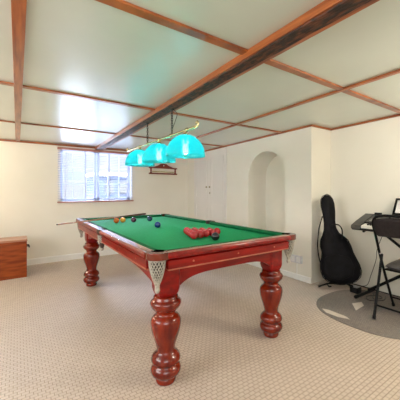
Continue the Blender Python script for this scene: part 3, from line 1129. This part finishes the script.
# pedal on the floor and loose leads
pe = thing('foot_pedal', 'small black foot pedal with silver top beside the rug by wall', 'pedal', (3.25, 1.78, 0))
bm = bm_new(); box(bm, 3.205, 3.305, 1.735, 1.835, .0065, .070, .008)
bmesh.ops.translate(bm, verts=bm.verts, vec=(0, 0, 0))
obj('housing', bm, 'black_plastic', pe)
bm = bm_new(); box(bm, 3.218, 3.29, 1.748, 1.82, .070, .080, .003)
obj('treadle', bm, 'silver', pe)
bm = bm_new(); tube(bm, smooth_path([(3.26, 1.45, .79), at(377.5, 248, 3.13), at(376, 260, 3.16), at(371, 275, 3.26), at(367, 285, 3.32), (3.29, 1.76, .083)], 5), .0035, 6)
obj('lead', bm, 'cable_black', pe)
bm = bm_new()
tube(bm, smooth_path([(3.36, 1.62, .016), (3.20, 1.55, .015), (3.28, 1.50, .015), (3.34, 1.55, .015), (3.22, 1.63, .015), (3.12, 1.56, .015), (3.24, 1.46, .015), (3.38, 1.50, .015)], 5), .004, 6)
tag(obj('power_lead', bm, 'cable_black', smooth=60), 'loose black lead coiled on the rug under the keyboard', 'cable')
bm = bm_new()
tube(bm, smooth_path([(3.515, 2.25, .012), (3.51, 2.05, .010), (3.515, 1.85, .010), (3.505, 1.6, .010), (3.51, 1.2, .010), (3.50, .8, .010)], 5), .007, 6)
tag(obj('wall_cable', bm, 'cable_black', smooth=60), 'black cable running along the foot of the right wall', 'cable')

# ------------------------------------------------------------------ folding chair
fc = thing('folding_chair', 'black metal folding chair with padded seat and back facing the keyboard', 'chair', (3.0, 1.10, 0))
CYA, CYB = 1.335, .865
TR = .0125
# one bent tube: front foot, up past the seat, over the back, down the other side
ft = [(3.190, 0.0), (3.07, .235), (2.949, .467), (2.875, .62), (2.800, .793), (2.755, .88)]
left = [(x, CYA, z + (.012 if i == 0 else 0)) for i, (x, z) in enumerate(ft)]
right = [(x, CYB, z + (.012 if i == 0 else 0)) for i, (x, z) in enumerate(ft)]
topc = []
for k in range(1, 8):
    t = PI * .5 * k / 8
    topc.append((2.755 - .055 * math.sin(t), CYA - .10 * (1 - math.cos(t)), .88 + .105 * math.sin(t)))
topm = [(2.692, YYY, .990) for YYY in (1.20, 1.10, 1.0)]
topc2 = [(x, CYA + CYB - y, z) for x, y, z in topc[::-1]]
path = left + topc + topm + topc2 + right[::-1]
bm = bm_new(); tube(bm, path, TR, 10)
fm = obj('back_frame', bm, 'chair_tube', fc, smooth=60)
for y in (CYA, CYB):
    s = -1 if y == CYA else 1
    yy = y + s * .028
    bm = bm_new(); tube(bm, [(2.713, yy, .012), (2.79, yy, .29), (2.872, yy, .598)], TR, 10)
    lg = obj('rear_leg', bm, 'chair_tube', fc, smooth=60)
    bm = bm_new(); tube(bm, [(2.711, yy, 0.006), (2.718, yy, .035)], .0155, 10)
    obj('rubber_foot', bm, 'black_strap', lg)
    bm = bm_new(); tube(bm, [(3.192, y, 0.006), (3.180, y, .030)], .0155, 10)
    obj('rubber_foot', bm, 'black_strap', fm)
    bm = bm_new(); tube(bm, [(2.872, y + s * .028, .598), (2.884, y, .598)], .010, 8)
    obj('hinge', bm, 'silver', lg)
for nm, x, z, o_ in (('rear_crossbar', 2.745, .13, .028), ('front_crossbar', 3.135, .11, 0)):
    bm = bm_new(); tube(bm, [(x, CYA - o_, z), (x, CYB + o_, z)], .0095, 8)
    obj(nm, bm, 'chair_tube', fc, smooth=60)


def pad(name, mat, corners, thick, nrm_, crown, parent, sub=1):
    """rounded cushion: grid on a rounded rectangle, domed both ways"""
    o0, e1, e2 = corners
    bm = bm_new()
    N = 12
    for side in (1, -1):
        g = []
        for i in range(N + 1):
            row = []
            for j in range(N + 1):
                a, b2 = i / N * 2 - 1, j / N * 2 - 1
                # squircle mapping rounds the corners
                aa = a * math.sqrt(1 - .22 * b2 * b2)
                bb = b2 * math.sqrt(1 - .22 * a * a)
                d = (1 - abs(a) ** 5) * (1 - abs(b2) ** 5)
                p = o0 + e1 * (aa + 1) / 2 + e2 * (bb + 1) / 2 + nrm_ * (side * thick / 2 * (d ** .35) + crown * (a * a - .5))
                row.append(bm.verts.new(p))
            g.append(row)
        for i in range(N):
            for j in range(N):
                bm.faces.new((g[i][j], g[i + 1][j], g[i + 1][j + 1], g[i][j + 1]))
    bmesh.ops.remove_doubles(bm, verts=bm.verts, dist=.0002)
    return obj(name, bm, mat, parent, smooth='all')


bu = (Vector((2.700, 0, .972)) - Vector((2.787, 0, .785)))
bn_ = Vector((bu.z, 0, -bu.x)).normalized()
pad('backrest', 'chair_vinyl', (Vector((2.795, CYB + .008, .775)), Vector((0, CYA - CYB - .016, 0)), bu * 1.02), .030, bn_, -.02, fc)
pad('seat', 'seat_vinyl', (Vector((2.865, CYB + .02, .475)), Vector((.46, 0, .018)), Vector((0, CYA - CYB - .04, 0))), .052, Vector((0, 0, 1)), 0, fc)
bm = bm_new(); box(bm, 2.89, 3.29, CYB + .045, CYA - .045, .440, .456, .003)
obj('seat_pan', bm, 'chair_tube', fc)

for o_ in (fc, ks):
    o_.location.z += .0056
